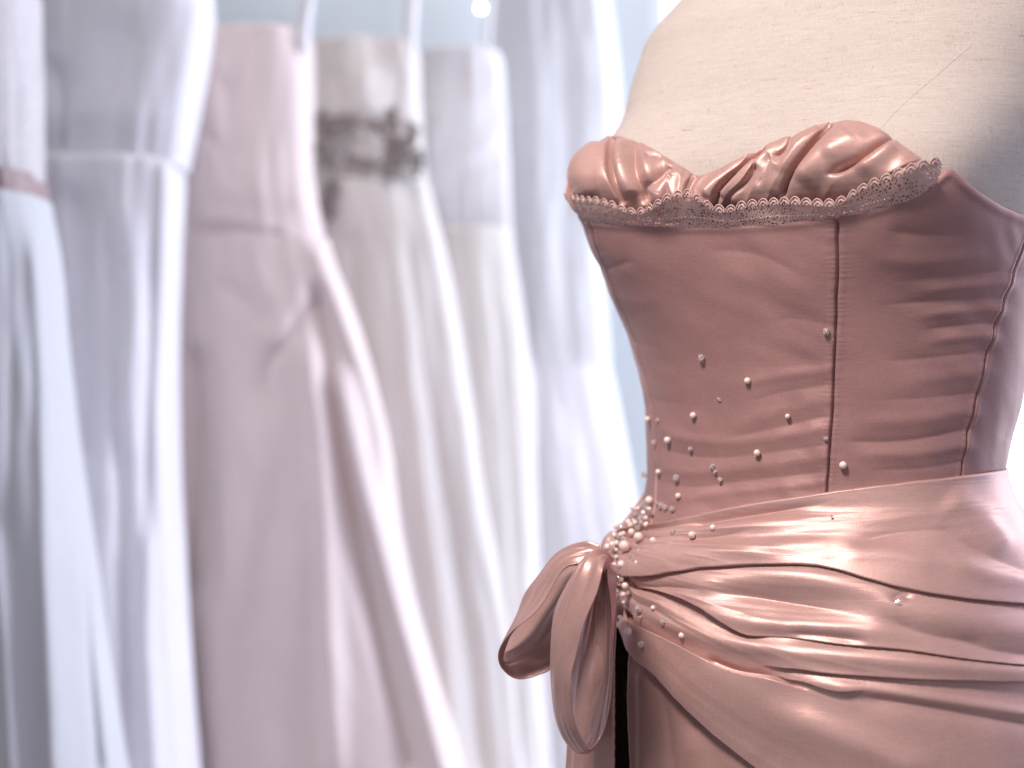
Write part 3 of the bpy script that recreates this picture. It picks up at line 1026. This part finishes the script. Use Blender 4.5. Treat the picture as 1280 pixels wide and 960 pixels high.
bo, so = 0.0045, 0.012
PEARLS = [  # photo x, y, radius, height over the form
    (936, 475, 4.6, bo), (837, 550, 5.0, bo), (948, 566, 4.8, bo), (1054, 581, 5.2, bo), (985, 520, 3.6, bo), (812, 524, 4.6, bo), (868, 519, 4.6, bo), (825, 590, 4.2, bo), (850, 622, 4.4, bo), (815, 629, 6.4, bo),
    (784, 699, 8.2, .016), (801, 686, 6.8, .014), (818, 689, 4.9, .013), (867, 680, 5.2, so), (892, 670, 4.2, so), (820, 708, 4.2, .014), (836, 708, 4.2, .013), (897, 705, 3.6, so), (816, 721, 3.2, .014), (784, 743, 5.2, .018),
    (788, 796, 6.0, .017), (818, 765, 3.6, .012), (854, 800, 4.4, .013), (880, 796, 3.8, .013), (762, 697, 5.0, .016), (768, 697, 5.2, .018), (779, 716, 5.4, .018), (764, 709, 3.8, .018), (772, 709, 2.8, .02), (764, 720, 3.4, .018),
    (781, 681, 3.8, .014), (792, 677, 5.2, .012), (773, 677, 3.6, .012), (772, 668, 4.6, .010), (810, 665, 4.2, .010), (761, 688, 3.4, .014), (800, 643, 3.6, .008), (809, 655, 3.6, .008), (788, 642, 3.0, .008), (770, 755, 2.4, .02), (797, 715, 3.2, .018), (926, 703, 2.8, so),
    (806, 643, 3.0, bo), (1122, 766, 3.2, .013)]
for x, y, r_, of in PEARLS:
    bead(pearl_me, 'pearl', x, y, r_, of)
CRYST = [
    (1033, 412, 4.8, bo), (878, 445, 5.0, bo), (823, 525, 3.2, bo), (819, 553, 4.0, bo), (864, 561, 3.6, bo), (1033, 548, 3.6, bo), (892, 583, 4.2, bo), (895, 590, 3.6, bo), (901, 600, 3.6, bo), (806, 594, 5.0, bo), (847, 598, 5.0, bo),
    (828, 635, 5.0, bo), (833, 638, 4.4, bo), (842, 640, 4.4, bo), (822, 632, 3.2, bo), (843, 676, 4.6, so), (822, 694, 4.0, .013), (799, 703, 4.0, .016), (804, 704, 3.4, .016), (864, 706, 3.8, so), (800, 766, 5.2, .013), (832, 783, 5.6, .013), (804, 811, 5.0, .015),
    (804, 640, 4.4, .008), (797, 652, 5.0, .009), (802, 657, 4.4, .010), (806, 648, 3.6, .008), (795, 662, 5.0, .010), (803, 663, 4.4, .011), (799, 671, 4.6, .012), (770, 685, 5.0, .016), (776, 687, 5.0, .016), (782, 690, 4.4, .016), (766, 681, 4.0, .014), (776, 682, 3.6, .014),
    (771, 719, 4.4, .019), (774, 723, 3.6, .019), (772, 748, 3.8, .019), (768, 742, 3.2, .019), (778, 735, 3.4, .019), (776, 778, 3.6, .017), (1040, 655, 2.0, so), (957, 703, 3.0, so), (1122, 764, 6.0, .012), (794, 645, 3.6, .008), (786, 655, 3.2, .008), (790, 709, 4.0, .018)]
for x, y, r_, of in CRYST:
    bead(crystal_me, 'crystal_bead', x, y, r_, of, lift=0.6)
CL = resample([(760, 700), (768, 688), (778, 676), (790, 662), (800, 648), (806, 636)], 40)
CL2 = resample([(764, 716), (770, 730), (773, 745), (772, 758)], 20)
for i in range(46):
    q = CL[random.randrange(40)] if i < 32 else CL2[random.randrange(20)]
    x, y = q[0] + random.uniform(-9, 11), q[1] + random.uniform(-8, 9)
    hgt = 0.009 + 0.009 * smoothstep(645, 700, np.float64(y)) * smoothstep(820, 775, np.float64(x))
    if random.random() < 0.45:
        bead(pearl_me, 'pearl', x, y, random.uniform(2.2, 4.4), hgt)
    else:
        bead(crystal_me, 'crystal_bead', x, y, random.uniform(2.4, 4.4), hgt, lift=0.6)
for x, y, r_, of, a in [(899, 498, 1.5, bo, -45), (825, 695, 1.4, .014, 40), (806, 704, 1.4, .017, -30), (800, 776, 1.3, .014, 75)]:
    bead(bugle_me, 'bugle_bead', x, y, r_, of, a, 0.9)


# ------------------------------------------------------------------ gowns on the rail
def section(rows, y, z):
    rows = np.array(rows, float)
    Z = HC - (rows[:, 0] - 480) * K * y
    o = np.argsort(Z)
    l = np.interp(z, Z[o], rows[o, 1])
    r = np.interp(z, Z[o], rows[o, 2])
    return (l - 640) * K * y, (r - 640) * K * y


def cloth(name, parent, rows, y, z0, z1, mat, thick=0.08, nz=140, nu=300, folds=(), waves=(), push=0.0, seed=0.0, grow=True, expo=2.7, top_cap=True, blend=6):
    """Closed hanging cloth tube: its outline per row, its depth, folds given as lines and soft waves."""
    z = np.linspace(z1, z0, nz)
    xl, xr = section(rows, y, z)
    xl, xr = smooth1(xl, blend), smooth1(xr, blend)
    a = np.linspace(0, 2 * math.pi, nu, endpoint=False)
    ca, sa = np.cos(a), np.sin(a)
    ex = 2 / expo
    cu, su = np.sign(ca) * np.abs(ca) ** ex, np.sign(sa) * np.abs(sa) ** ex
    th_z = thick * (1 + (0.9 if grow else 0.0) * np.clip((1.35 - z) / 1.2, 0, 1))
    if not grow:      # a bodice tucks into its skirt
        th_z = th_z * (1 - 0.13 * smoothstep(0.72, 1.0, np.linspace(0, 1, nz)))
    X = (xl + xr)[None] / 2 + cu[:, None] * ((xr - xl) / 2)[None]
    Y = y + su[:, None] * th_z[None] - push
    Zm = np.repeat(z[None], nu, 0)
    sf = cu[:, None] * np.ones_like(Zm)
    drop = np.clip((1.45 - Zm) / 0.9, 0.12, 1.3) if grow else np.ones_like(Zm)
    h = np.zeros_like(Zm)
    for amp, k, ph, dr in waves:
        w = np.sin(k * sf + ph + dr * Zm + 0.8 * np.sin(k * 0.37 * sf + ph * 2 + seed))
        h += 0.6 * amp * (np.abs(w) ** 0.8 * np.sign(w)) * drop
    P = np.stack([X, Y, Zm], -1)
    px, py = proj(P)
    frontm = (sa[:, None] < 0.15)
    hf = field(px, py, folds) if len(folds) else 0.0
    hf = hf * 0.65
    h = h + 0.010 * vnoise(sf * 3.1 + seed * 5, Zm * 4 + seed) + 0.004 * vnoise(sf * 9 + seed, Zm * 13)
    nx, ny = cu[:, None] ** 3, su[:, None] * 1.0
    ln = np.hypot(nx, ny) + 1e-6
    P[..., 0] += nx / ln * h * 0.6
    P[..., 1] += ny / ln * h - np.where(frontm, hf, 0.0)
    if top_cap:
        c = P[:, :1].mean(0, keepdims=True)
        q1 = P[:, :1] * 0.94 + c * 0.06 + np.array([0, 0, 0.004])
        q2 = P[:, :1] * 0.90 + c * 0.10 - np.array([0, 0, 0.01])
        q3 = P[:, :1] * 0.86 + c * 0.14 - np.array([0, 0, 0.08])
        P = np.concatenate([q3, q2, q1, P], 1)
    return grid_obj(name, P, mat, parent, wrap=True)


def strap(parent, pts, y, w, mat=None):
    P = pix([p_[0] for p_ in pts[:-1]], [p_[1] for p_ in pts[:-1]], y)
    P = resample(np.vstack([P, [[rail_x(y), y, 2.0]]]), 24)
    q = np.stack([P + np.array([s * w, sy, 0]) for s, sy in ((-1, 0), (0, -.004), (1, 0), (0, .004))], 0)
    return grid_obj('strap', q, mat or M_STRAP, parent, wrap=True)


rail_x = lambda y: -0.439 + 0.69 * (y - 1.88)
v, f = tube_vf([[(rail_x(y_), y_, 2.0) for y_ in np.linspace(1.35, 3.35, 12)]], 0.012, 12)
rail = mesh_obj('clothes_rail', v, f, M_STEEL)
tag(rail, 'steel clothes rail above the frame that carries the white gowns', 'clothes rail', kind='structure')
ztop = lambda py, y: HC - (py - 480) * K * y


def gown(label, y):
    g = empty('hanging_gown', (0, y, 0.0))
    tag(g, label, 'gown', 'white gowns hanging in a row behind the dress form')
    return g


# 1: nearest, cut by the left edge
y = 1.62
g = gown('white gown with lace bodice and mauve ribbon waist, at the left edge of the row', y)
g.location.x = -0.6
cloth('bodice', g, [(-60, -90, 30), (0, -90, 46), (100, -95, 51), (210, -95, 51), (262, -98, 56)], y, ztop(258, y), ztop(-8, y), M_LACEWHITE, 0.07, 90, 220, grow=False, waves=[(.003, 6, 0, 2)], seed=.3)
cloth('waist_ribbon', g, [(200, -94, 48), (228, -96, 51), (262, -98, 54)], y, ztop(258, y), ztop(220, y), M_MAUVE, 0.075, 24, 160, grow=False, folds=[('g', [(-20, 250), (20, 238), (60, 224)], 4, 5)], waves=[(.003, 9, 0, 60)], seed=.9, top_cap=False, blend=2)
cloth('skirt', g, [(235, -98, 50), (280, -100, 62), (330, -110, 73), (420, -120, 78), (560, -150, 92), (760, -200, 120), (960, -260, 152), (1500, -380, 240)], y, .05, ztop(250, y), M_TULLE, 0.085, 150, 320,
      folds=[('r', [(48, 260), (60, 400), (62, 560), (66, 760), (72, 960)], 26, 16, .1, 0), ('g', [(78, 330), (88, 520), (105, 760), (120, 960)], 24, 9, .1, 0), ('r', [(94, 470), (110, 640), (128, 830), (140, 960)], 14, 8, .2, 0), ('g', [(8, 280), (12, 460), (10, 700), (30, 960)], 9, 15, .1, 0), ('r', [(-10, 650), (5, 760), (18, 960)], 16, 10, .1, 0)],
      waves=[(.007, 9, .6, 2), (.004, 21, 2, 3)], seed=1.1)

# 2
y = 1.84
g = gown('plain white satin gown with wide sloping bodice and a waist seam', y)
g.location.x = -0.5
cloth('bodice', g, [(-60, 20, 262), (0, 24, 262), (22, 26, 264), (80, 28, 256), (180, 30, 238), (215, 30, 231)], y, ztop(213, y), ztop(-10, y), M_WHITE, 0.092, 100, 240, grow=False,
      folds=[('r', [(250, 20), (236, 110), (222, 205)], 9, 16, 0, 0), ('g', [(160, 0), (140, 100), (110, 200)], 7, 30), ('g', [(60, 60), (75, 140), (70, 210)], 10, 18)], waves=[(.004, 4, 1, 2)], seed=2.1, expo=3.2)
strap(g, [(62, 60), (64, 30), (66, -30), (70, -90), (86, -330)], y + .02, .006)
strap(g, [(250, 40), (246, -20), (235, -120), (225, -330)], y + .04, .008)
cloth('skirt', g, [(205, 30, 230), (260, 30, 225), (400, 40, 220), (480, 36, 217), (600, 26, 220), (700, 10, 228), (900, -10, 240), (960, -16, 246), (1500, -60, 290)], y, .05, ztop(208, y), M_WHITE, 0.084, 150, 320, push=.004,
      folds=[('r', [(212, 215), (207, 400), (202, 520), (212, 700), (228, 960)], 20, 13, 0, 0), ('g', [(190, 260), (186, 420), (180, 560), (175, 720)], 14, 11, .2, .3), ('r', [(160, 230), (165, 400), (160, 600)], 12, 16, .2, .2), ('g', [(130, 220), (140, 420), (150, 640), (160, 960)], 22, 17, .2, 0), ('g', [(85, 220), (100, 420), (110, 600)], 18, 18, .1, .1), ('r', [(190, 640), (188, 800), (196, 960)], 14, 12, .2, 0)],
      waves=[(.006, 7, 2, 1), (.004, 15, .4, 2)], seed=2.6, expo=3.0)

# 3
y = 2.06
g = gown('pale blush gown with ruched wrap waist and a sweeping pleated train', y)
g.location.x = -0.35
cloth('bodice', g, [(40, 262, 386), (60, 248, 390), (110, 225, 391), (200, 205, 389), (255, 195, 396), (330, 190, 412)], y, ztop(318, y), ztop(52, y), M_BLUSH, 0.090, 120, 260, grow=False,
      folds=[('g', [(268, 80), (290, 140), (300, 220)], 12, 14), ('r', [(372, 70), (376, 160), (378, 250)], 8, 12, 0, 0), ('g', [(230, 290), (290, 300), (350, 335)], 10, 10), ('r', [(230, 270), (300, 275), (380, 300)], 7, 12), ('g', [(235, 160), (270, 180), (300, 240)], 8, 12), ('g', [(330, 280), (360, 310), (395, 325)], 8, 8)],
      waves=[(.003, 5, 1, 22)], seed=3.1, expo=3.0)
strap(g, [(378, 66), (381, 30), (388, -20), (398, -120), (412, -330)], y - .07, .010)
cloth('skirt', g, [(290, 190, 404), (330, 188, 420), (380, 186, 440), (470, 184, 468), (560, 184, 490), (660, 190, 500), (760, 205, 520), (860, 225, 548), (960, 240, 580), (1500, 230, 700)], y, .05, ztop(300, y), M_BLUSH, 0.082, 160, 360,
      folds=[('r', [(396, 300), (440, 420), (478, 520), (486, 640)], 26, 12, .05, .3), ('g', [(388, 345), (408, 450), (432, 620), (470, 800), (508, 960)], 34, 12, .05, 0), ('r', [(385, 400), (402, 560), (412, 760), (420, 960)], 22, 14, .1, 0), ('r', [(420, 440), (455, 600), (510, 780), (556, 960)], 30, 14, .1, 0),
             ('g', [(470, 640), (505, 760), (540, 880)], 10, 10), ('r', [(390, 355), (350, 410), (330, 440)], 12, 12), ('g', [(395, 372), (355, 425), (330, 470), (350, 530)], 16, 9, .1, .3), ('r', [(320, 460), (300, 640), (275, 820), (268, 960)], 20, 26, .2, 0), ('g', [(240, 420), (238, 600), (232, 760)], 24, 18, .1, .1), ('g', [(260, 350), (310, 380), (330, 420)], 10, 12), ('r', [(370, 640), (360, 800), (350, 960)], 10, 30, .3, 0)],
      waves=[(.006, 6, .5, 1), (.004, 13, 2, 2)], seed=3.7, expo=2.8)

# 4
y = 2.30
g = gown('ivory gown with grey lace flowers round the waist and gathered chiffon skirt', y)
g.location.x = -0.25
cloth('bodice', g, [(50, 380, 518), (70, 370, 526), (140, 366, 528), (220, 366, 534), (260, 366, 545)], y, ztop(252, y), ztop(62, y), M_IVORY, 0.08, 100, 260, grow=False,
      folds=[('r', [(514, 75), (520, 150), (524, 230)], 8, 9, 0, 0), ('r', [(450, 80), (465, 120), (470, 150)], 16, 26), ('g', [(420, 80), (425, 120), (430, 160)], 10, 12), ('g', [(500, 80), (495, 120), (488, 160)], 9, 7)], waves=[(.004, 8, 0, 5)], seed=4.3)
strap(g, [(512, 72), (514, 30), (516, -20), (520, -140), (524, -330)], y - .06, .010)
cloth('skirt', g, [(225, 366, 534), (270, 368, 548), (330, 372, 562), (450, 376, 582), (600, 380, 604), (800, 395, 640), (960, 410, 656), (1500, 460, 760)], y, .05, ztop(236, y), M_IVORY, 0.095, 150, 340,
      folds=[('r', [(528, 240), (552, 360), (572, 480), (590, 620), (628, 800), (644, 960)], 16, 9, 0, 0), ('g', [(505, 270), (520, 400), (545, 560), (575, 760), (600, 960)], 18, 12, .1, 0), ('g', [(440, 280), (450, 420), (470, 560)], 14, 9, .1, .2)],
      waves=[(.010, 16, .3, .6), (.005, 34, 1, 1)], seed=4.9)
V, F = [], []
for cx, cy, rx, ry in [(402, 150, 13, 24), (410, 195, 16, 22), (416, 240, 16, 26), (425, 160, 14, 16), (440, 150, 12, 12), (470, 160, 14, 10), (488, 150, 12, 14), (498, 192, 15, 16), (484, 205, 14, 18), (515, 165, 8, 18), (520, 200, 8, 20), (440, 200, 12, 8), (460, 205, 10, 8), (405, 265, 12, 14), (490, 180, 14, 10)]:
    for kk in range(13):
        ang = kk * 0.7 + cx
        d_ = random.uniform(0.25, 0.95)
        qx, qy = cx + rx * d_ * math.cos(ang), cy + ry * d_ * math.sin(ang)
        c = pix(qx, qy, y - 0.095 - 0.004 * random.random())
        sz = random.uniform(4.0, 7.5) * K * y
        base = len(V)
        rot = random.uniform(0, 6.28)
        for j in range(8):
            b = 2 * math.pi * j / 8
            rr_ = sz * (1.0 if j % 2 else 0.55)
            V.append((c[0] + rr_ * math.cos(b + rot), c[1] + 0.003 * math.sin(3 * b), c[2] + rr_ * 1.3 * math.sin(b + rot)))
        V.append((c[0], c[1] - 0.006, c[2]))
        V.append((c[0], c[1] + 0.004, c[2]))
        F += [(base + j, base + (j + 1) % 8, base + 8) for j in range(8)] + [(base + (j + 1) % 8, base + j, base + 9) for j in range(8)]
fl = mesh_obj('lace_flowers', V, F, M_GREYLACE, g, False)
fl['kind'] = 'stuff'

# 5
y = 2.52
g = gown('slim off-white gown with diagonally ruched bodice, fifth from the left', y)
g.location.x = -0.12
cloth('bodice', g, [(60, 520, 618), (80, 512, 630), (180, 508, 634), (290, 508, 640), (340, 508, 648)], y, ztop(300, y), ztop(72, y), M_LACEWHITE, 0.08, 120, 240, grow=False,
      folds=[('g', [(532, 110), (570, 95), (632, 85)], 6, 6), ('r', [(532, 150), (580, 130), (632, 110)], 6, 7), ('g', [(534, 185), (585, 160), (634, 135)], 6, 6), ('r', [(536, 215), (590, 190), (636, 160)], 6, 7), ('g', [(538, 245), (590, 215), (636, 188)], 6, 6), ('r', [(628, 90), (632, 200), (636, 290)], 8, 7, 0, 0)], seed=5.2)
strap(g, [(608, 85), (610, 40), (614, -30), (618, -300)], y - .05, .006)
cloth('skirt', g, [(280, 508, 640), (330, 510, 646), (400, 515, 656), (520, 520, 668), (650, 530, 672), (850, 550, 682), (960, 560, 692), (1500, 610, 770)], y, .05, ztop(290, y), M_IVORY, 0.09, 150, 300,
      folds=[('r', [(638, 300), (650, 420), (660, 540), (664, 700)], 10, 7, 0, 0), ('g', [(610, 300), (625, 450), (638, 620), (650, 960)], 15, 9, .1, 0), ('g', [(580, 320), (590, 500), (600, 700)], 10, 9)], waves=[(.008, 11, .9, .8), (.004, 23, 2, 1)], seed=5.6)

# 6
y = 2.78
g = gown('loose white gown with long sheer overlay, nearest the window in the row', y)
g.location.x = 0.05
cloth('skirt', g, [(260, 610, 720), (300, 610, 728), (400, 610, 746), (470, 612, 764), (540, 615, 778), (600, 620, 788), (700, 625, 806), (960, 640, 860), (1500, 690, 960)], y, .05, ztop(270, y), M_WHITE, 0.09, 150, 260,
      waves=[(.008, 9, 1.9, .8), (.004, 23, 2, 1)], folds=[('r', [(722, 290), (744, 400), (760, 480), (776, 560)], 8, 8, 0, .2)], seed=6.1)
cloth('sheer_overlay', g, [(-160, 615, 735), (-60, 610, 752), (0, 606, 764), (60, 606, 772), (120, 606, 778), (200, 606, 778), (250, 608, 770), (300, 608, 752), (460, 610, 764)], y, ztop(455, y), ztop(-150, y), M_SHEER, 0.115, 150, 280, grow=False,
      waves=[(.006, 8, 1.2, 1.5), (.003, 20, .2, 4)], folds=[('g', [(700, 30), (712, 200), (722, 440)], 12, 15), ('r', [(680, 20), (672, 200), (690, 440)], 8, 14)], seed=6.8)

# a further pale garment hanging behind the row, seen above the low necklines
y = 3.05
g = gown('grey-white garment hanging behind the row, above the strapless necklines', y)
g.location.x = -0.3
cloth('skirt', g, [(-250, 300, 600), (-100, 270, 640), (100, 250, 660), (400, 240, 670), (960, 220, 700), (1500, 200, 740)], y, .05, ztop(-200, y), M_VEIL, 0.08, 120, 240, waves=[(.012, 9, .7, .5), (.006, 19, 1, 1)], seed=7.3)

# small lamp far back, a bright dot above the fifth gown
mm = N('bulb_glow')
mm.s(Base_Color=(1, 0.95, 0.88, 1))
mm.b.inputs['Emission Color'].default_value = (1.0, 0.93, 0.84, 1)
mm.b.inputs['Emission Strength'].default_value = 9.0
c = pix(601, 10, 2.42)
kp = np.zeros((20, 14, 3))
for i, a in enumerate(np.linspace(0, 2 * math.pi, 20, endpoint=False)):
    for j, b in enumerate(np.linspace(0, math.pi, 14)):
        kp[i, j] = c + 0.0055 * np.array([math.sin(b) * math.cos(a), -math.cos(b) * 0.9, math.sin(b) * math.sin(a)])
bulb = grid_obj('lamp_bulb', kp, mm.m, None, wrap=True)
tag(bulb, 'tiny round warm white bulb shining above the slim ruched gown', 'light bulb')
